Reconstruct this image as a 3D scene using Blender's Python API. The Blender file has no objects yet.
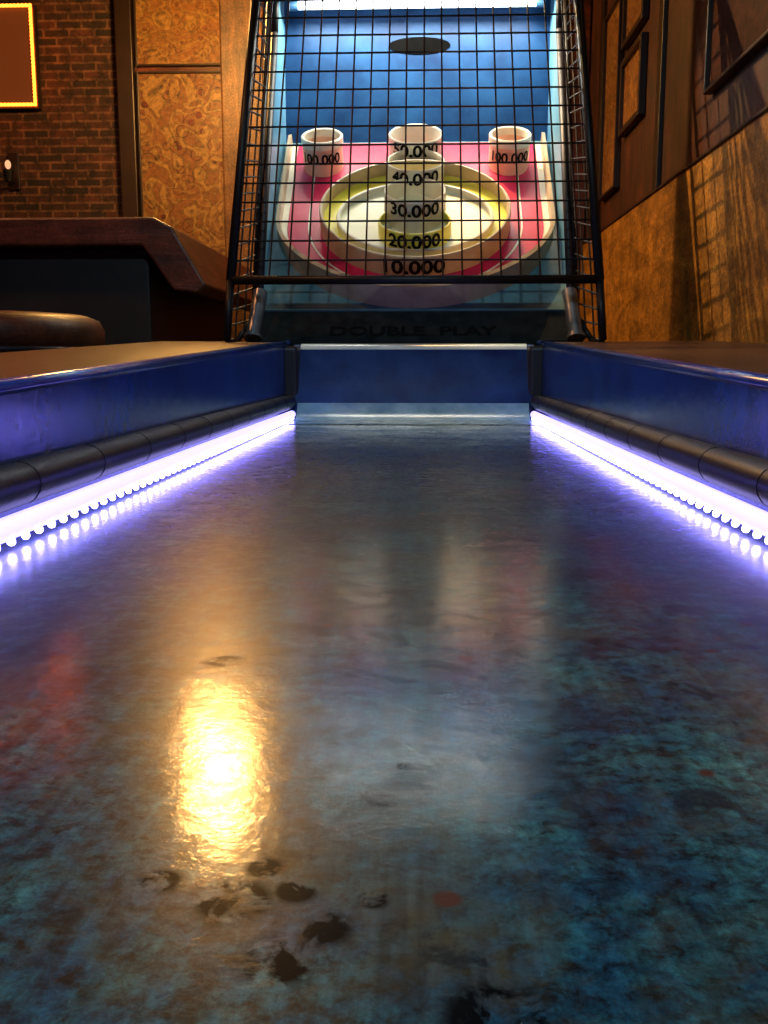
import bpy, bmesh, math, random
from mathutils import Vector, Matrix
random.seed(4)
scene = bpy.context.scene
try:
    scene.view_settings.view_transform = 'Standard'
except Exception:
    pass

# ------------------------------------------------------------------ helpers
def empty(name, loc=(0, 0, 0)):
    e = bpy.data.objects.new(name, None)
    e.location = loc
    scene.collection.objects.link(e)
    return e

def mesh_obj(name, verts, faces, mat=None, parent=None, smooth=False):
    me = bpy.data.meshes.new(name)
    me.from_pydata([tuple(v) for v in verts], [], faces)
    bm = bmesh.new(); bm.from_mesh(me)
    bmesh.ops.recalc_face_normals(bm, faces=bm.faces)
    bm.to_mesh(me); bm.free()
    o = bpy.data.objects.new(name, me)
    scene.collection.objects.link(o)
    if mat: me.materials.append(mat)
    if parent: o.parent = parent
    if smooth:
        for p in me.polygons: p.use_smooth = True
    return o

def bm_obj(name, bm, mat=None, parent=None, smooth=False):
    me = bpy.data.meshes.new(name)
    bmesh.ops.recalc_face_normals(bm, faces=bm.faces)
    bm.to_mesh(me); bm.free()
    o = bpy.data.objects.new(name, me)
    scene.collection.objects.link(o)
    if mat: me.materials.append(mat)
    if parent: o.parent = parent
    if smooth:
        for p in me.polygons: p.use_smooth = True
    return o

def bevel(o, w, seg=2):
    m = o.modifiers.new('bevel', 'BEVEL'); m.width = w; m.segments = seg; m.limit_method = 'ANGLE'
    return o

def box(name, x0, x1, y0, y1, z0, z1, mat=None, parent=None, bv=0):
    v = [(x, y, z) for z in (z0, z1) for y in (y0, y1) for x in (x0, x1)]
    f = [(0, 2, 3, 1), (4, 5, 7, 6), (0, 1, 5, 4), (2, 6, 7, 3), (0, 4, 6, 2), (1, 3, 7, 5)]
    o = mesh_obj(name, v, f, mat, parent)
    if bv: bevel(o, bv)
    return o

def prism_x(name, prof, x0, x1, mat=None, parent=None, smooth=False):
    n = len(prof)
    v = [(x0, p[0], p[1]) for p in prof] + [(x1, p[0], p[1]) for p in prof]
    f = [tuple(range(n)), tuple(range(2 * n - 1, n - 1, -1))]
    f += [(i, (i + 1) % n, n + (i + 1) % n, n + i) for i in range(n)]
    return mesh_obj(name, v, f, mat, parent, smooth)

def prism_y(name, prof, y0, y1, mat=None, parent=None, smooth=False):
    n = len(prof)
    v = [(p[0], y0, p[1]) for p in prof] + [(p[0], y1, p[1]) for p in prof]
    f = [tuple(range(n)), tuple(range(2 * n - 1, n - 1, -1))]
    f += [(i, (i + 1) % n, n + (i + 1) % n, n + i) for i in range(n)]
    return mesh_obj(name, v, f, mat, parent, smooth)

def add_cyl(bm, p0, p1, r, n=8, r2=None):
    p0 = Vector(p0); p1 = Vector(p1)
    if r2 is None: r2 = r
    d = (p1 - p0).normalized()
    a = Vector((0, 0, 1)) if abs(d.z) < .9 else Vector((1, 0, 0))
    u = d.cross(a).normalized(); w = d.cross(u)
    A = []; B = []
    for i in range(n):
        t = 2 * math.pi * i / n
        o = u * math.cos(t) + w * math.sin(t)
        A.append(bm.verts.new(p0 + o * r)); B.append(bm.verts.new(p1 + o * r2))
    for i in range(n):
        bm.faces.new((A[i], A[(i + 1) % n], B[(i + 1) % n], B[i]))
    bm.faces.new(A); bm.faces.new(B[::-1])

def add_sphere(bm, c, r, seg=10, rings=6, sc=(1, 1, 1)):
    m = Matrix.Translation(c) @ Matrix.Diagonal((sc[0], sc[1], sc[2], 1))
    bmesh.ops.create_uvsphere(bm, u_segments=seg, v_segments=rings, radius=r, matrix=m)

def lathe(name, c, prof, mat, parent, n=40, smooth=True):
    v = []; f = []
    for r, z in prof:
        for i in range(n):
            t = 2 * math.pi * i / n
            v.append((c[0] + r * math.cos(t), c[1] + r * math.sin(t), c[2] + z))
    for k in range(len(prof) - 1):
        for i in range(n):
            j = (i + 1) % n
            f.append((k * n + i, k * n + j, (k + 1) * n + j, (k + 1) * n + i))
    return mesh_obj(name, v, f, mat, parent, smooth)

# ------------------------------------------------------------------ materials
def mat_base(name):
    m = bpy.data.materials.new(name); m.use_nodes = True
    nt = m.node_tree
    return m, nt, nt.nodes['Principled BSDF']

def N(nt, t, **kw):
    n = nt.nodes.new(t)
    for k, v in kw.items(): setattr(n, k, v)
    return n

def coords(nt, scale=(1, 1, 1), swz=None):
    tc = N(nt, 'ShaderNodeTexCoord')
    out = tc.outputs['Object']
    if swz:
        s = N(nt, 'ShaderNodeSeparateXYZ'); c = N(nt, 'ShaderNodeCombineXYZ')
        nt.links.new(out, s.inputs[0])
        for i, a in enumerate(swz): nt.links.new(s.outputs['XYZ'.index(a)], c.inputs[i])
        out = c.outputs[0]
    mp = N(nt, 'ShaderNodeMapping'); mp.inputs['Scale'].default_value = scale
    nt.links.new(out, mp.inputs[0])
    return mp.outputs[0]

def noise(nt, vec, scale, detail=6, rough=.6, dist=0):
    n = N(nt, 'ShaderNodeTexNoise')
    n.inputs['Scale'].default_value = scale; n.inputs['Detail'].default_value = detail
    n.inputs['Roughness'].default_value = rough; n.inputs['Distortion'].default_value = dist
    nt.links.new(vec, n.inputs['Vector'])
    return n.outputs['Fac']

def ramp(nt, fac, stops):
    r = N(nt, 'ShaderNodeValToRGB')
    el = r.color_ramp.elements
    while len(el) < len(stops): el.new(.5)
    for e, (p, c) in zip(el, stops):
        e.position = p; e.color = (*c, 1) if len(c) == 3 else c
    nt.links.new(fac, r.inputs[0])
    return r.outputs[0]

def mixc(nt, fac, a, b, mode='MIX'):
    m = N(nt, 'ShaderNodeMixRGB'); m.blend_type = mode
    for i, x in enumerate((fac, a, b)):
        if isinstance(x, (int, float)): m.inputs[i].default_value = x
        elif isinstance(x, tuple): m.inputs[i].default_value = (*x, 1)
        else: nt.links.new(x, m.inputs[i])
    return m.outputs[0]

def bump(nt, h, strength, dist, bsdf):
    b = N(nt, 'ShaderNodeBump'); b.inputs['Strength'].default_value = strength
    b.inputs['Distance'].default_value = dist
    nt.links.new(h, b.inputs['Height']); nt.links.new(b.outputs[0], bsdf.inputs['Normal'])
    return b

def paint(name, c1, c2, rough=.4, scale=12, metal=0, bmp=.1, stretch=(1, 1, 1), spec=.5):
    m, nt, b = mat_base(name)
    v = coords(nt, stretch)
    f = noise(nt, v, scale)
    nt.links.new(ramp(nt, f, [(.3, c1), (.7, c2)]), b.inputs['Base Color'])
    b.inputs['Roughness'].default_value = rough; b.inputs['Metallic'].default_value = metal
    b.inputs['Specular IOR Level'].default_value = spec
    if bmp: bump(nt, noise(nt, v, scale * 5), bmp, .005, b)
    return m

def emit(name, col, st, base=None):
    m, nt, b = mat_base(name)
    b.inputs['Base Color'].default_value = (*(base or col), 1)
    b.inputs['Emission Color'].default_value = (*col, 1)
    b.inputs['Emission Strength'].default_value = st
    return m

def lane_mat():
    m, nt, b = mat_base('scuffed_lane')
    v = coords(nt)
    tc = N(nt, 'ShaderNodeTexCoord')
    f1 = noise(nt, v, 9, 9, .74, .25)
    col = ramp(nt, f1, [(.32, (.001, .010, .026)), (.46, (.004, .030, .050)), (.58, (.014, .062, .066)), (.74, (.06, .12, .085))])
    f2 = noise(nt, v, 110, 6, .8, .2)
    col = mixc(nt, .95, col, ramp(nt, f2, [(.38, (.10, .10, .10)), (.62, (2.0, 2.0, 2.0))]), 'MULTIPLY')
    fb = noise(nt, v, 5, 9, .75, .3)
    col = mixc(nt, ramp(nt, fb, [(.47, (0, 0, 0)), (.64, (.8, .8, .8))]), col, (.060, .045, .020))
    # dark ground-in smudges
    fd = noise(nt, v, 24, 6, .7, .5)
    smudge = ramp(nt, fd, [(.55, (0, 0, 0)), (.63, (.85, .85, .85))])
    col = mixc(nt, smudge, col, (.002, .006, .009))
    vs = coords(nt, (60, 2, 1))
    f3 = noise(nt, vs, 1.5, 4, .7)
    col = mixc(nt, .55, col, ramp(nt, f3, [(.35, (.3, .3, .3)), (.65, (1.6, 1.6, 1.6))]), 'MULTIPLY')
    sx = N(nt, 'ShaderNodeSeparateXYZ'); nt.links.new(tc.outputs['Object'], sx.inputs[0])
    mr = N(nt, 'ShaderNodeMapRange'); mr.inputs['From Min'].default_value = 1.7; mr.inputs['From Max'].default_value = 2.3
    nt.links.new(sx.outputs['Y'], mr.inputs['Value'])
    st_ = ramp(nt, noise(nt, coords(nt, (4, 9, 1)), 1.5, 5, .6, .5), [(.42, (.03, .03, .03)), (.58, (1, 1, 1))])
    col = mixc(nt, mixc(nt, 1.0, st_, mr.outputs[0], 'MULTIPLY'), col, (.48, .64, .60))  # far-end pale streaks: reflected brightness painted into the lane colour
    f4 = noise(nt, v, 70, 4, .65, .4)
    grime = ramp(nt, f4, [(.43, (0, 0, 0)), (.53, (1, 1, 1))])
    masks = None
    for (x, y, r) in [(-.030, .262, .016), (-.012, .234, .015), (-.002, .249, .011), (.012, .264, .006), (-.055, .272, .009), (-.024, .281, .008), (.045, .213, .018), (-.081, .492, .013), (-.012, .268, .009), (.012, .33, .007), (.02, .36, .005)]:
        d = N(nt, 'ShaderNodeVectorMath', operation='DISTANCE')
        nt.links.new(tc.outputs['Object'], d.inputs[0]); d.inputs[1].default_value = (x, y, 0)
        q = N(nt, 'ShaderNodeMapRange')
        q.inputs['From Min'].default_value = r; q.inputs['From Max'].default_value = r * .6
        nt.links.new(d.outputs['Value'], q.inputs['Value'])
        if masks is None: masks = q.outputs[0]
        else:
            mx = N(nt, 'ShaderNodeMath', operation='MAXIMUM')
            nt.links.new(masks, mx.inputs[0]); nt.links.new(q.outputs[0], mx.inputs[1]); masks = mx.outputs[0]
    g = mixc(nt, 1.0, grime, masks, 'MULTIPLY')
    vo = N(nt, 'ShaderNodeTexVoronoi'); vo.inputs['Scale'].default_value = 22; nt.links.new(v, vo.inputs['Vector'])
    sp = ramp(nt, vo.outputs['Distance'], [(.08, (1, 1, 1)), (.12, (0, 0, 0))])
    gate = ramp(nt, noise(nt, v, 6, 2, .5), [(.48, (0, 0, 0)), (.53, (1, 1, 1))])
    sp = mixc(nt, 1.0, sp, gate, 'MULTIPLY')
    col = mixc(nt, sp, col, (.06, .014, .006))
    col = mixc(nt, g, col, (.001, .002, .003))
    nt.links.new(col, b.inputs['Base Color'])
    b.inputs['Roughness'].default_value = .30
    nt.links.new(mixc(nt, g, (.15, .15, .15), (.03, .03, .03)), b.inputs['Specular IOR Level'])
    cw = mixc(nt, g, (1, 1, 1), (.08, .08, .08))
    cw = mixc(nt, mixc(nt, .5, (0, 0, 0), smudge), cw, (.35, .35, .35))
    scr = ramp(nt, noise(nt, v, 50, 7, .8, .6), [(.40, (.25, .25, .25)), (.54, (1, 1, 1))])
    nt.links.new(mixc(nt, .9, cw, scr, 'MULTIPLY'), b.inputs['Coat Weight'])
    nt.links.new(ramp(nt, noise(nt, v, 30, 7, .75, .4), [(.3, (.05, .05, .05)), (.7, (.15, .15, .15))]), b.inputs['Coat Roughness'])
    b.inputs['Coat IOR'].default_value = 1.65
    h = mixc(nt, .45, noise(nt, v, 18, 3, .5, .2), noise(nt, v, 170, 5, .7))
    bn = bump(nt, h, .075, .004, b)
    nt.links.new(bn.outputs[0], b.inputs['Coat Normal'])
    return m
M_lane = lane_mat()
M_blue = paint('blue_laminate', (.003, .016, .14), (.012, .060, .32), .2, 9, spec=.8)
M_ramp = paint('blue_ramp_paint', (.004, .012, .08), (.015, .05, .17), .2, 8, bmp=.04, spec=.8)
M_ramphilite = paint('painted_ramp_highlight', (.06, .18, .25), (.30, .48, .54), .25, 10, bmp=.04, spec=.8)  # highlight band at the ramp foot, put into a pale colour
M_liphilite = paint('painted_lip_highlight', (.35, .48, .50), (.60, .72, .72), .25, 10, bmp=.04, spec=.8)  # tube reflection on the rounded lip, painted as a pale colour
M_rubber = paint('black_vinyl_bumper', (.004, .004, .008), (.014, .012, .020), .38, 30)
M_ledge = paint('worn_brown_ledge', (.018, .006, .004), (.12, .042, .018), .36, 60)
M_black = paint('black_powder_coat', (.003, .003, .004), (.006, .006, .006), .45, 30, spec=.3)
M_dark = paint('dark_cabinet', (.006, .006, .009), (.016, .013, .016), .5, 8)
M_cabblue = paint('cabinet_blue', (.002, .020, .075), (.012, .065, .18), .45, 7, bmp=.03, spec=.15)
M_batten = paint('batten_blue', (.01, .05, .12), (.02, .08, .18), .5, 7, bmp=.03)
M_sideblue = paint('cabinet_side_blue', (.09, .27, .44), (.18, .42, .60), .35, 4, bmp=.03)
M_boardblue = paint('board_dark_blue', (.05, .14, .18), (.14, .28, .30), .35, 9, bmp=.03)
M_red = paint('red_playfield', (.42, .004, .045), (.58, .010, .08), .4, 6, bmp=.03)
M_white = paint('white_plastic', (.66, .62, .48), (.84, .80, .64), .4, 12, bmp=.03)
M_cream = paint('cream_field', (.85, .83, .56), (.92, .90, .66), .4, 12, bmp=.03)
M_yellow = paint('yellow_field', (.80, .70, .06), (.90, .82, .14), .4, 9, bmp=.03)
M_pink = paint('pink_cup', (.75, .42, .28), (.85, .53, .38), .4, 9, bmp=.03)
M_fence = paint('fence_plastic', (.42, .30, .17), (.60, .47, .30), .4, 12, bmp=.03)
M_hole = paint('hole_black', (.002, .002, .002), (.004, .004, .004), .9, 9, bmp=0, spec=0)
M_ink = paint('black_ink', (.002, .002, .002), (.004, .004, .004), .5, 9, bmp=0, spec=.1)
M_apron = paint('apron_worn_blue', (.0012, .002, .003), (.016, .020, .020), .4, 24, bmp=.05, spec=.2)
M_metal = paint('brushed_metal', (.10, .12, .15), (.25, .27, .3), .35, 20, metal=.8)
M_led = emit('led_tube_violet', (.38, .34, 1.0), 2.4)
M_bead = emit('led_bead_violet', (.19, .16, 1.0), 44)
M_tube = emit('fluorescent_tube', (.88, .97, 1.0), 7)
M_bulb = emit('warm_bulb', (1.0, .50, .13), 290)
M_neon = emit('orange_rope_light', (1.0, .14, .012), 8)
M_neonpanel = emit('dim_red_sign_face', (.16, .030, .005), .8, (.012, .004, .002))

def wood(name, c1, c2, swz, sc, rough=.45, grit=.7):
    m, nt, b = mat_base(name)
    v = coords(nt, sc, swz)
    f = noise(nt, v, 2.2, 8, .7, 1.0)
    col = ramp(nt, f, [(.3, c1), (.7, c2)])
    f2 = noise(nt, coords(nt), 9, 6, .65)
    col = mixc(nt, .75, col, ramp(nt, f2, [(.32, (.2, .2, .2)), (.68, (1.4, 1.4, 1.4))]), 'MULTIPLY')
    f3 = noise(nt, coords(nt), 100, 5, .75)
    col = mixc(nt, grit, col, ramp(nt, f3, [(.37, (.2, .2, .2)), (.63, (1.7, 1.7, 1.7))]), 'MULTIPLY')
    nt.links.new(col, b.inputs['Base Color'])
    b.inputs['Roughness'].default_value = rough
    bump(nt, f, .3, .01, b)
    return m
M_wains = wood('ochre_wainscot_wood', (.17, .07, .008), (.60, .28, .040), 'YZX', (1.5, 6, 1), .55)
M_wallR = wood('dark_distressed_wood', (.006, .002, .001), (.10, .020, .008), 'YZX', (7, 1.2, 1), .6)
M_column = wood('column_wood', (.06, .025, .008), (.22, .10, .035), 'XZY', (9, .8, 1), .5)
M_bench = wood('mahogany_bench', (.035, .009, .005), (.15, .036, .018), 'XZY', (1.2, 8, 1), .4, .5)
M_floor = wood('floor_boards', (.03, .015, .01), (.08, .04, .02), 'XYZ', (6, 1, 1), .5)
M_ceil = paint('ceiling_paint', (.010, .007, .006), (.02, .014, .010), .8, 5)
M_frame = paint('picture_frame_wood', (.008, .004, .002), (.025, .010, .005), .4, 10)

def brick_mat():
    m, nt, b = mat_base('old_brick')
    v = coords(nt, (1, 1, 1), 'XZY')
    br = N(nt, 'ShaderNodeTexBrick')
    br.inputs['Scale'].default_value = 1
    br.inputs['Brick Width'].default_value = .14; br.inputs['Row Height'].default_value = .043
    br.inputs['Mortar Size'].default_value = .006
    br.inputs['Color1'].default_value = (.055, .014, .008, 1); br.inputs['Color2'].default_value = (.012, .005, .004, 1)
    br.inputs['Mortar'].default_value = (.10, .045, .022, 1)
    nt.links.new(v, br.inputs['Vector'])
    f = noise(nt, v, 18, 7, .75)
    col = mixc(nt, .95, br.outputs['Color'], ramp(nt, f, [(.38, (.1, .1, .1)), (.62, (1.8, 1.8, 1.8))]), 'MULTIPLY')
    nt.links.new(col, b.inputs['Base Color']); b.inputs['Roughness'].default_value = .7
    bump(nt, br.outputs['Fac'], -.6, .01, b)
    return m
M_brick = brick_mat()

def poster_mat(name, bg, ink1, ink2, sc, swz, rough=.35, spec=.5):
    m, nt, b = mat_base(name)
    v = coords(nt, (1, 1, 1), swz)
    f = noise(nt, v, sc, 1.5, .5, 1.4)
    # large painted shapes with dark outlines
    col = ramp(nt, f, [(.34, ink1), (.37, ink2), (.39, bg), (.45, bg), (.465, ink2), (.48, ink1), (.53, ink1), (.545, ink2), (.56, bg), (.64, ink1)])
    vo = N(nt, 'ShaderNodeTexVoronoi'); vo.inputs['Scale'].default_value = sc * 2.2; nt.links.new(v, vo.inputs['Vector'])
    rings = ramp(nt, vo.outputs['Distance'], [(.12, ink1), (.18, ink2), (.22, bg), (.40, bg), (.44, ink2), (.48, bg)])
    col = mixc(nt, .45, col, rings)
    col = mixc(nt, .7, col, ramp(nt, noise(nt, v, 45, 6, .75), [(.36, (.35, .35, .35)), (.64, (1.4, 1.4, 1.4))]), 'MULTIPLY')
    nt.links.new(col, b.inputs['Base Color']); b.inputs['Roughness'].default_value = rough
    b.inputs['Specular IOR Level'].default_value = spec
    return m
M_post1 = poster_mat('vintage_poster_print', (.30, .17, .05), (.13, .020, .008), (.012, .009, .005), 5, 'XZY')
M_post2 = poster_mat('map_poster_print', (.28, .15, .04), (.17, .045, .012), (.03, .02, .010), 7, 'XZY')
M_post3 = poster_mat('side_poster_print', (.26, .13, .04), (.13, .04, .016), (.025, .02, .015), 7, 'YZX', .6, .2)
M_post4 = poster_mat('dark_picture_print', (.05, .012, .006), (.02, .005, .003), (.005, .005, .005), 5, 'YZX', .7, .1)

# ------------------------------------------------------------------ room shell
FZ = -.7; CZ = 2.5
box('floor', -3.2, .98, -2.2, 5.5, FZ - .05, FZ, M_floor)
box('ceiling', -3.2, .98, -2.2, 5.5, CZ, CZ + .05, M_ceil)
box('wall_back', -3.2, .98, 5.4, 5.5, FZ, CZ, M_brick)
box('wall_left', -3.2, -3.1, -2.2, 5.4, FZ, CZ, M_brick)
box('wall_front', -3.2, .98, -2.3, -2.2, FZ, CZ, M_wallR)
wr = box('wall_right', .91, 1.0, -2.2, 5.4, FZ, CZ, M_wallR)
w = empty('wainscot_panel')
box('board_face', .885, .912, -2.1, 5.35, FZ, .78, M_wains, w)
box('cap_rail', .878, .912, -2.1, 5.35, .78, .79, M_frame, w, .003)
for i, yy in enumerate((1.6, 3.72, 4.95)):
    box('batten_%d' % i, .892, .912, yy, yy + .07, .79, CZ, M_frame, w, .004)
p = empty('trim_1')
box('wood_panel', -1.55, .90, 5.375, 5.4, FZ, CZ, M_bench, p)
box('dark_stile', -1.62, -1.53, 5.33, 5.4, FZ, CZ, M_frame, p, .005)
box('wooden_column', -1.03, -.80, 5.18, 5.374, FZ, CZ, M_column, None, .012)

def framed(name, x0, x1, z0, z1, y, mat, fr=.012):
    e = empty(name)
    box('print', x0, x1, y - .012, y - .004, z0, z1, mat, e)
    for i, (a, b_, c, d) in enumerate([(x0 - fr, x0, z0 - fr, z1 + fr), (x1, x1 + fr, z0 - fr, z1 + fr), (x0, x1, z0 - fr, z0), (x0, x1, z1, z1 + fr)]):
        box('frame_%d' % i, a, b_, y - .022, y - .001, c, d, M_frame, e, .003)
framed('vintage_poster', -1.51, -1.06, .69, 1.69, 5.375, M_post1)
framed('map_poster', -1.51, -1.06, 1.74, 2.3, 5.375, M_post2)

def framed_r(name, y0, y1, z0, z1, mat, fr=.025, x=.91):
    e = empty(name)
    box('print', x - .014, x - .004, y0, y1, z0, z1, mat, e)
    for i, (a, b_, c, d) in enumerate([(y0 - fr, y0, z0 - fr, z1 + fr), (y1, y1 + fr, z0 - fr, z1 + fr), (y0, y1, z0 - fr, z0), (y0, y1, z1, z1 + fr)]):
        box('frame_%d' % i, x - .03, x - .001, a, b_, c, d, M_frame, e, .003)
framed_r('framed_picture', 4.05, 4.4, 1.16, 1.42, M_post3)
framed_r('framed_picture.001', 4.05, 4.4, 1.52, 1.95, M_post3)
framed_r('tall_poster', 4.5, 4.85, .95, 1.75, M_post3, .015)
framed_r('wall_picture', 2.2, 3.1, .98, 1.9, M_post4, .012)

s = empty('neon_framed_sign')
box('backboard', -2.62, -2.06, 5.35, 5.4, 1.52, 2.05, M_frame, s)
box('sign_face', -2.59, -2.09, 5.345, 5.352, 1.55, 2.02, M_neonpanel, s)
bm = bmesh.new()
cor = [(-2.61, 1.535), (-2.07, 1.535), (-2.07, 2.035), (-2.61, 2.035)]
for i in range(4):
    a = cor[i]; b_ = cor[(i + 1) % 4]
    add_cyl(bm, (a[0], 5.335, a[1]), (b_[0], 5.335, b_[1]), .0075, 10)
    for k in range(26):
        t = k / 26
        add_sphere(bm, (a[0] + (b_[0] - a[0]) * t, 5.333, a[1] + (b_[1] - a[1]) * t), .0098, 8, 5)
bm_obj('rope_light', bm, M_neon, s)
c = empty('candle_sconce')
box('plate', -2.26, -2.20, 5.385, 5.4, 1.10, 1.30, M_frame, c, .005)
bm = bmesh.new(); add_cyl(bm, (-2.23, 5.39, 1.14), (-2.23, 5.31, 1.14), .008); add_cyl(bm, (-2.23, 5.31, 1.13), (-2.23, 5.31, 1.19), .02, 12, .03)
bm_obj('arm_and_cup', bm, M_black, c)
bm = bmesh.new(); add_sphere(bm, (-2.23, 5.31, 1.22), .016, 12, 8, (1, 1, 1.5))
bm_obj('flame_bulb', bm, emit('sconce_bulb', (1, .5, .25), 1.0, (.1, .05, .03)), c)

# ------------------------------------------------------------------ alley (lane)
A = empty('skee_ball_alley')
LW = .345
box('lane_surface', -LW, LW, -.6, 2.625, -.03, 0, M_lane, A)
box('alley_base', -LW, LW, -.6, 2.86, FZ, -.031, M_dark, A)
prof = []
R = .085; amax = math.radians(62)
for i in range(13):
    a = amax * i / 12
    prof.append((2.615 + R * math.sin(a), R * (1 - math.cos(a))))
ye, ze = prof[-1]
k_ = (.195 - ze) / math.sin(amax)
prof.append((ye + .35 * k_ * math.cos(amax), ze + .35 * (.195 - ze)))
prof.append((ye + k_ * math.cos(amax), .195))
yl, zl = prof[-1]
r2 = .03
for i in range(1, 10):
    a = amax * (1 - i / 9)
    prof.append((yl + r2 * (math.sin(amax) - math.sin(a)), zl + r2 * (math.cos(a) - math.cos(amax))))
yt, zt = prof[-1]
prof.append((2.862, zt + .001))
surf = list(prof)
prof = prof + [(2.862, -.03), (2.615, -.03)]
rp = prism_x('hop_ramp', prof, -LW, LW, M_ramp, A, True)
m_ = rp.modifiers.new('es', 'EDGE_SPLIT'); m_.split_angle = math.radians(40)
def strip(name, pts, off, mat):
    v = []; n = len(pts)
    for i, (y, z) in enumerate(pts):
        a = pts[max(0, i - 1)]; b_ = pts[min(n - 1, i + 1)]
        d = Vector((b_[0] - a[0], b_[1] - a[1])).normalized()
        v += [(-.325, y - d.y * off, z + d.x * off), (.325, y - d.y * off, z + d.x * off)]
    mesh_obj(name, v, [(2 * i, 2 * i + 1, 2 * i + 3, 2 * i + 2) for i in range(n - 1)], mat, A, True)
strip('ramp_highlight_strip', [(2.45, 0), (2.56, 0)] + surf[0:13], .0015, M_ramphilite)  # pale strip standing for the highlight on the curve
strip('lip_highlight_strip', surf[14:24], .0015, M_liphilite)  # pale strip standing for the glint along the lip

def topz(y): return .10 + .0405 * y
for sgn, nm in ((-1, 'left'), (1, 'right')):
    xi = sgn * .362
    xo = -.76 if sgn < 0 else .883
    y0, y1 = -.6, 2.88
    v = []
    for x in (xi, xi + sgn * .03):
        v += [(x, y0, -.03), (x, y1, -.03), (x, y1, topz(y1)), (x, y0, topz(y0))]
    f = [(0, 1, 2, 3), (4, 7, 6, 5), (3, 2, 6, 7), (0, 3, 7, 4), (1, 5, 6, 2), (0, 4, 5, 1)]
    bevel(mesh_obj('side_wall_' + nm, v, f, M_blue, A), .004)
    bm = bmesh.new()
    add_cyl(bm, (xi + sgn * .008, y0, topz(y0) - .001), (xi + sgn * .008, y1, topz(y1) - .001), .0095, 12)
    bm_obj('top_lip_' + nm, bm, M_blue, A, True)
    v = []
    for x, dz in ((xi + sgn * .012, 0), (xo, .004)):
        v += [(x, y0, topz(y0) + dz - .012), (x, y1, topz(y1) + dz - .012), (x, y1, topz(y1) + dz + .002), (x, y0, topz(y0) + dz + .002)]
    o = mesh_obj('ledge_' + nm, v, f, M_ledge, A); bevel(o, .003)
    box('ledge_body_' + nm, min(xi + sgn * .031, xo - sgn * .02), max(xi + sgn * .031, xo - sgn * .02), y0, y1 - .01, FZ, .06, M_dark, A)
    box('gutter_filler_' + nm, min(sgn * LW, xi + sgn * .03), max(sgn * LW, xi + sgn * .03), y0, y1, FZ, -.032, M_dark, A)
    bm = bmesh.new()
    for k in range(9):
        yy = .25 + k * .31
        add_sphere(bm, (xi + sgn * .03, yy, topz(yy) + .003), .005, 8, 5, (1, 1, .4))
    bm_obj('ledge_screws_' + nm, bm, M_dark, A, True)
    bm = bmesh.new()
    seg = 18
    xs = sgn * .350
    for k in range(seg):
        ya = y0 + (2.70 - y0) * k / seg; yb = y0 + (2.70 - y0) * (k + 1) / seg
        add_cyl(bm, (xs, ya + .003, .048), (xs, yb - .003, .048), .0205, 16)
        add_cyl(bm, (xs, yb - .004, .048), (xs, yb + .004, .048), .0196, 16)
    bm_obj('bumper_roll_' + nm, bm, M_rubber, A, True).modifiers.new('es', 'EDGE_SPLIT')
    bevel(box('ramp_post_' + nm, min(sgn * .325, sgn * .372), max(sgn * .325, sgn * .372), 2.70, 2.80, 0, .205, M_dark, A), .012, 3)
    bm = bmesh.new()
    add_cyl(bm, (sgn * .335, -.6, .0165), (sgn * .335, 2.64, .0165), .0105, 14)
    bm_obj('led_strip_' + nm, bm, M_led, A, True)
    bm = bmesh.new()
    y = -.5
    while y < 2.6:
        add_sphere(bm, (sgn * .3265, y, .0075), .0040, 8, 5)
        y += .030
    bm_obj('led_diodes_' + nm, bm, M_bead, A)

# ------------------------------------------------------------------ target cabinet
C = empty('skee_ball_target_cabinet')
T = math.radians(45.4); ct, st = math.cos(T), math.sin(T)
B0 = (2.92, .316)
def bp(x, s_, n): return (x, B0[0] + s_ * ct - n * st, B0[1] + s_ * st + n * ct)
HW = .462
BY = 3.53
prism_x('apron', [(2.863, .10), (2.863, .2245), (2.925, .312), (2.96, .312), (2.96, .10)], -HW, HW, M_apron, C)
v = [bp(x, s_, n) for n in (-.03, 0) for x, s_ in ((-HW, 0), (HW, 0), (HW, .86), (-HW, .86))]
mesh_obj('board', v, [(0, 1, 2, 3), (4, 7, 6, 5), (0, 4, 5, 1), (1, 5, 6, 2), (2, 6, 7, 3), (3, 7, 4, 0)], M_boardblue, C)
SU = .40
def upath(hx, off=0.0, n=48):
    pts = [(-hx, .84)]
    for i in range(n + 1):
        a = math.pi * i / n
        pts.append((-hx * math.cos(a), SU - (SU - .005 - off) * math.sin(a)))
    pts.append((hx, .84))
    return pts
def uplate(name, hx, off, z, mat):
    pts = upath(hx, off)
    mesh_obj(name, [bp(x, s_, z) for x, s_ in pts], [tuple(range(len(pts)))], mat, C)
uplate('playfield_border', .435, .0, .003, M_white)
uplate('playfield_red', .415, .022, .006, M_red)
uplate('playfield_stripe', .348, .077, .008, M_white)
uplate('playfield_inner_red', .342, .082, .010, M_red)
po = upath(.447, 0); pi_ = upath(.435, .012)
v = []; f = []
n = len(po)
for (a, b_) in zip(po, pi_):
    hh = .082 if a[1] < .1 else max(.045, .082 - (a[1] - .1) * .12)
    v += [bp(a[0], a[1], -.01), bp(a[0], a[1], hh), bp(b_[0], b_[1], hh + .003), bp(b_[0], b_[1], -.01)]
for i in range(n - 1):
    for k in range(4):
        f.append((i * 4 + k, i * 4 + (k + 1) % 4, (i + 1) * 4 + (k + 1) % 4, (i + 1) * 4 + k))
f += [(0, 1, 2, 3), tuple((n - 1) * 4 + k for k in range(4))]
mesh_obj('outer_fence', v, f, M_fence, C)

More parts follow.
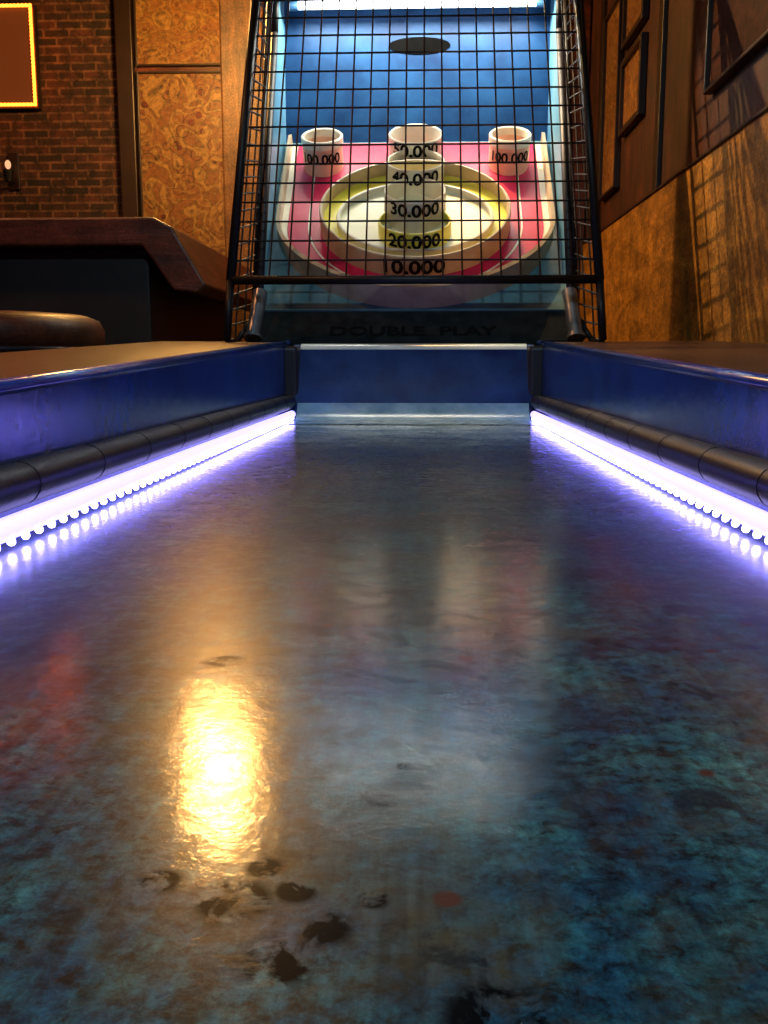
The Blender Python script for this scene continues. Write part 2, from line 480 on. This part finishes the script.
def frame_at(center, tilt):
    c_, s_ = math.cos(tilt), math.sin(tilt)
    return lambda x, y, z: (center[0] + x, center[1] + y * c_ - z * s_, center[2] + y * s_ + z * c_)
def ring(name, center, tilt, rx, ry, h, th, mat, base=-.03, segs=72):
    F = frame_at(center, tilt)
    prof = [(0, base), (0, h - .003), (.003, h), (th - .003, h), (th, h - .003), (th, base)]
    v = []; f = []; k = len(prof)
    for i in range(segs):
        a = 2 * math.pi * i / segs
        for d, z in prof:
            v.append(F((rx - d) * math.cos(a), (ry - d) * math.sin(a), z))
    for i in range(segs):
        j = (i + 1) % segs
        for q in range(k):
            f.append((i * k + q, j * k + q, j * k + (q + 1) % k, i * k + (q + 1) % k))
    return mesh_obj(name, v, f, mat, C)
def disc(name, center, tilt, rx, ry, z, mat, segs=72):
    F = frame_at(center, tilt)
    return mesh_obj(name, [F(rx * math.cos(2 * math.pi * i / segs), ry * math.sin(2 * math.pi * i / segs), z) for i in range(segs)], [tuple(range(segs))], mat, C)
def text_mesh(body, size, width=None, height=None):
    cu = bpy.data.curves.new('t', 'FONT'); cu.body = body; cu.size = size
    cu.align_x = 'CENTER'; cu.align_y = 'CENTER'; cu.offset = size * .03
    o = bpy.data.objects.new('t', cu); scene.collection.objects.link(o)
    bpy.context.view_layer.update()
    dg = bpy.context.evaluated_depsgraph_get()
    me = bpy.data.meshes.new_from_object(o.evaluated_get(dg))
    bpy.data.objects.remove(o)
    vs = [tuple(v.co) for v in me.vertices]; fs = [tuple(p.vertices) for p in me.polygons]
    xs = [a[0] for a in vs]; w_ = max(xs) - min(xs); mx = (max(xs) + min(xs)) / 2
    ys = [a[1] for a in vs]; my = (max(ys) + min(ys)) / 2
    k = (width / w_) if width else 1
    return [((a[0] - mx) * k, a[1] - my) for a in vs], fs
def wrap_text(name, body, size, width, center, tilt, rx, ry, z):
    F = frame_at(center, tilt)
    vs, fs = text_mesh(body, size, width)
    out = []
    for x, y in vs:
        a = x / rx
        out.append(F((rx + .003) * math.sin(a), -(ry + .003) * math.cos(a), z + y))
    mesh_obj(name, out, fs, M_ink, C)

def onb(Y, n=0): return (0, Y - n * st, B0[1] + (Y - B0[0]) / ct * st + n * ct)
cA = onb(3.19)
ring('ring_10000', cA, T, .305, .250, .085, .010, M_fence)
disc('ring_10000_floor', cA, T, .298, .243, .040, M_yellow)
wrap_text('label_10000', '10,000', .070, .19, cA, T, .305, .250, .044)
cB = onb(3.175)
ring('inner_ring', cB, T, .250, .175, .066, .012, M_white)
disc('inner_ring_floor', cB, T, .242, .165, .048, M_cream)
TC = math.radians(33)
cC = onb(3.125)
ring('ring_20000', cC, TC, .115, .10, .090, .008, M_yellow)
disc('ring_20000_hole', cC, TC, .108, .09, .04, M_hole)
wrap_text('label_20000', '20,000', .058, .17, cC, TC, .115, .10, .060)
for nm, Y, h, r in (('30000', 3.19, .128, .098), ('40000', 3.32, .112, .095), ('50000', 3.44, .100, .092)):
    cc = onb(Y)
    ring('cup_' + nm, cc, TC, r, r, h, .007, M_white, -.05)
    disc('cup_hole_' + nm, cc, TC, r - .006, r - .006, .01, M_hole)
    wrap_text('label_' + nm, nm[:2] + ',000', .054, .165, cc, TC, r, r, h - .030)
for sgn in (-1, 1):
    cc = list(onb(3.42)); cc[0] = sgn * .317
    t_ = 'left' if sgn < 0 else 'right'
    ring('cup_100000_' + t_, cc, TC, .068, .068, .105, .006, M_pink, -.05)
    ring('cup_100000_rim_' + t_, cc, TC, .071, .071, .112, .010, M_white, .085)
    disc('cup_hole_100000_' + t_, cc, TC, .063, .063, .03, M_hole)
    wrap_text('label_100000_' + t_, '100,000', .046, .135, cc, TC, .068, .068, .052)

for sgn, nm in ((-1, 'left'), (1, 'right')):
    prof = [(2.90, .06), (2.90, .26), (3.36, 1.24), (3.40, 1.44), (3.60, 1.44), (3.60, FZ), (2.90, FZ)]
    xa = sgn * HW; xb = sgn * (HW + .018)
    prism_x('side_panel_' + nm, prof, min(xa, xb), max(xa, xb), M_sideblue, C)
    bm = bmesh.new()
    add_cyl(bm, (sgn * (HW + .009), 2.898, .26), (sgn * (HW + .009), 3.358, 1.24), .012, 10)
    add_cyl(bm, (sgn * (HW + .009), 3.358, 1.24), (sgn * (HW + .009), 3.40, 1.44), .012, 10)
    bm_obj('edge_trim_' + nm, bm, M_dark, C, True)
    bm = bmesh.new()
    add_cyl(bm, (sgn * .478, 2.86, .235), (sgn * .466, 2.94, .37), .022, 14)
    add_cyl(bm, (sgn * .478, 2.856, .228), (sgn * .478, 2.862, .238), .027, 14)
    bm_obj('corner_bracket_' + nm, bm, M_metal, C, True).modifiers.new('es', 'EDGE_SPLIT')
box('back_panel', -HW, HW, BY, BY + .03, .3, 1.44, M_cabblue, C)
box('roof', -HW - .02, HW + .02, 3.40, 3.60, 1.44, 1.47, M_dark, C)
box('lower_body', -HW + .001, HW - .001, 2.965, 3.58, FZ, .27, M_dark, C)
bm = bmesh.new()
def oval(bm, cx, cz, y, rx, rz, n=40):
    vs = [bm.verts.new((cx + rx * math.cos(2 * math.pi * i / n), y, cz + rz * math.sin(2 * math.pi * i / n))) for i in range(n)]
    bm.faces.new(vs)
oval(bm, .01, 1.25, BY - .004, .108, .028)
bm_obj('oval_port', bm, M_hole, C)
TY, TZ = 3.43, 1.352
bm = bmesh.new(); add_cyl(bm, (-.40, TY, TZ), (.40, TY, TZ), .013, 14)
bm_obj('fluorescent_tube', bm, M_tube, C, True)
box('lamp_batten', -.44, .44, TY - .02, TY + .03, TZ + .018, 1.439, M_batten, C, .004)
bm = bmesh.new()
for sgn in (-1, 1): add_cyl(bm, (sgn * .40, TY, TZ), (sgn * .43, TY, TZ), .017, 14); add_cyl(bm, (sgn * .42, TY, TZ - .005), (sgn * .42, TY, TZ + .03), .010, 10)
bm_obj('tube_holders', bm, M_batten, C)
l = bpy.data.lights.new('playfield_strip', 'AREA'); l.shape = 'RECTANGLE'; l.size = .8; l.size_y = .03  # unseen extra light added beside the tube to brighten the board
l.color = (1.0, .96, .80); l.energy = 12.5
o = bpy.data.objects.new('playfield_strip_light', l); o.location = (0, TY - .05, TZ + .0)  # carries the unseen extra light added to brighten the board
o.rotation_euler = Vector((0, .48, -.88)).to_track_quat('-Z', 'Y').to_euler(); o.parent = C
scene.collection.objects.link(o)

# ------------------------------------------------------------------ wire cage
G = empty('wire_ball_cage')
def L(a, b, t): return tuple(a[i] + (b[i] - a[i]) * t for i in range(3))
FB = {s: (s * .535, 2.83, .396) for s in (-1, 1)}
FT = {s: (s * .49, 3.20, 1.44) for s in (-1, 1)}
FF = {s: (s * .545, 2.80, .222) for s in (-1, 1)}
bm = bmesh.new()
nx = 19; nz = 18
for i in range(1, nx):
    add_cyl(bm, L(FB[-1], FB[1], i / nx), L(FT[-1], FT[1], i / nx), .0030, 6)
for j in range(1, nz):
    add_cyl(bm, L(FB[-1], FT[-1], j / nz), L(FB[1], FT[1], j / nz), .0030, 6)
bm_obj('front_mesh', bm, M_black, G)
bm = bmesh.new()
add_cyl(bm, FB[-1], FB[1], .013, 10); add_cyl(bm, FT[-1], FT[1], .012, 10)
for s in (-1, 1):
    add_cyl(bm, FB[s], FT[s], .014, 10)
    add_cyl(bm, FF[s], FB[s], .012, 10)
    bb = (s * .488, 2.93, .30); bt = (s * .488, 3.40, 1.44)
    bl = (s * .525, 2.86, .222)
    add_cyl(bm, FT[s], bt, .010, 8)
    add_cyl(bm, bl, bb, .008, 8)
    add_cyl(bm, bb, bt, .008, 8)
    add_cyl(bm, FF[s], bl, .008, 8)
bm_obj('frame', bm, M_black, G, True)
bm = bmesh.new()
for s in (-1, 1):
    bb = (s * .488, 2.90, .235); bt = (s * .488, 3.40, 1.44)
    for j in range(1, 24):
        t = j / 24
        f_ = L(FF[s], FB[s], t / .17) if t < .17 else L(FB[s], FT[s], (t - .17) / .83)
        add_cyl(bm, f_, L(bb, bt, t), .0030, 6)
    for q in (.33, .66):
        add_cyl(bm, L(FF[s], bb, q), L(FB[s], L(bb, bt, .17), q), .0030, 6)
        add_cyl(bm, L(FB[s], L(bb, bt, .17), q), L(FT[s], bt, q), .0030, 6)
bm_obj('side_mesh', bm, M_black, G)

vs, fs = text_mesh('DOUBLE  PLAY', .045, .50)
d = Vector((0, .062, .0875)).normalized(); nrm = Vector((0, -d.z, d.y))
out = []
for x, y in vs:
    pz = Vector((x, 2.863 + .062 * .30, .2245 + .0875 * .30)) + d * y + nrm * .002
    out.append(tuple(pz))
mesh_obj('apron_lettering', out, fs, M_ink, C)

# ------------------------------------------------------------------ left side furniture
K = empty('wooden_booth_counter')
bevel(prism_y('counter_top', [(-2.3, .54), (-2.3, .632), (-.86, .632), (-.80, .60), (-.69, .41), (-.72, .385), (-.80, .395), (-.90, .54)], 3.2, 4.7, M_bench, K), .008)
box('counter_body', -2.25, -.90, 3.27, 4.65, FZ, .54, M_dark, K, .006)
box('kick_rail', -2.27, -.88, 3.24, 4.67, FZ, FZ + .1, M_frame, K, .005)

S = empty('round_padded_stool')
sc_ = (-1.305, 2.74, 0)
lathe('seat_pad', sc_, [(.001, .295), (.25, .297), (.35, .293), (.385, .28), (.40, .25), (.40, .21), (.385, .18), (.35, .17), (.001, .17)], M_bench, S, 48)
lathe('seat_band', sc_, [(.368, .171), (.405, .185), (.408, .20), (.368, .202)], M_rubber, S, 48)
lathe('pedestal', sc_, [(.001, .175), (.06, .175), (.035, .10), (.035, -.55), (.08, -.62), (.25, -.67), (.26, -.699), (.001, -.699)], M_metal, S, 32)

P = empty('pendant_lamp')
lc = (-.94, 4.3, 1.80)
bm = bmesh.new(); add_sphere(bm, lc, .098, 24, 16)
bm_obj('globe', bm, M_bulb, P, True)
bm = bmesh.new(); add_cyl(bm, (lc[0], lc[1], lc[2] + .09), (lc[0], lc[1], lc[2] + .15), .03, 16); add_cyl(bm, (lc[0], lc[1], lc[2] + .1), (lc[0], lc[1], CZ), .005, 8)
add_cyl(bm, (lc[0], lc[1], CZ - .02), (lc[0], lc[1], CZ), .05, 16)
bm_obj('cord_and_cap', bm, M_black, P)

def fill_can(name, loc, col, en, size):  # added fill light out of view, with an invented housing
    e = empty(name)
    lathe('housing', (loc[0], loc[1], loc[2]), [(size * .6, .0), (size * .6, .10), (.001, .10)], M_black, e, 24)
    l = bpy.data.lights.new(name + '_light', 'AREA'); l.shape = 'DISK'; l.size = size; l.color = col; l.energy = en
    o = bpy.data.objects.new('lamp', l); o.location = (loc[0], loc[1], loc[2] + .02); o.parent = e
    scene.collection.objects.link(o)
fill_can('added_fill', (-.1, -.1, 2.38), (.62, .88, 1.0), 50, .3)  # cool fill added above the camera to lift the lane
fill_can('added_fill.001', (-2.0, 2.4, 2.38), (1, .36, .13), 24, .25)  # warm fill added for the left wall and posters

def spot(name, loc, tgt, col, en, ang, rad=.010):  # added spot out of view, with an invented housing and rod
    e = empty(name)
    d = (Vector(tgt) - Vector(loc)).normalized()
    bm = bmesh.new()
    b0 = Vector(loc) - d * .12; b1 = Vector(loc) - d * .02
    n_ = 20
    a = Vector((0, 0, 1)); u = d.cross(a).normalized(); w_ = d.cross(u)
    r0 = [bm.verts.new(b0 + (u * math.cos(2 * math.pi * q / n_) + w_ * math.sin(2 * math.pi * q / n_)) * .025) for q in range(n_)]
    r1 = [bm.verts.new(b1 + (u * math.cos(2 * math.pi * q / n_) + w_ * math.sin(2 * math.pi * q / n_)) * .04) for q in range(n_)]
    for q in range(n_): bm.faces.new((r0[q], r0[(q + 1) % n_], r1[(q + 1) % n_], r1[q]))
    bm.faces.new(r0)
    add_cyl(bm, b0, (b0.x, b0.y, CZ), .008, 8)
    bm_obj('housing', bm, M_black, e)
    l = bpy.data.lights.new(name + '_light', 'SPOT'); l.color = col; l.energy = en
    l.spot_size = math.radians(ang); l.spot_blend = .5; l.shadow_soft_size = rad
    o = bpy.data.objects.new('lamp', l); o.location = loc; o.rotation_euler = d.to_track_quat('-Z', 'Y').to_euler(); o.parent = e
    scene.collection.objects.link(o)
spot('added_wall_spot', (.02, 3.38, 1.66), (.9, 2.72, .30), (1, .55, .18), 75, 66, .004)  # unseen, added to throw the cage's grid shadow on the right wall
spot('added_wall_spot.001', (-.2, 4.3, 2.3), (.9, 4.2, .3), (1, .50, .16), 60, 50)  # unseen, added to brighten the far right wall

# ------------------------------------------------------------------ world + camera
wd = bpy.data.worlds.new('world'); scene.world = wd; wd.use_nodes = True
wd.node_tree.nodes['Background'].inputs[0].default_value = (.25, .3, .5, 1)
wd.node_tree.nodes['Background'].inputs[1].default_value = .03

cam = bpy.data.cameras.new('camera'); co = bpy.data.objects.new('camera', cam)
scene.collection.objects.link(co)
co.location = (.0255, 0, .16)
co.rotation_euler = (math.radians(90 - 8.97), 0, math.radians(2.26))
cam.sensor_fit = 'VERTICAL'; cam.sensor_height = 36; cam.lens = 36 * 950 / 1024
cam.clip_start = .01
scene.camera = co
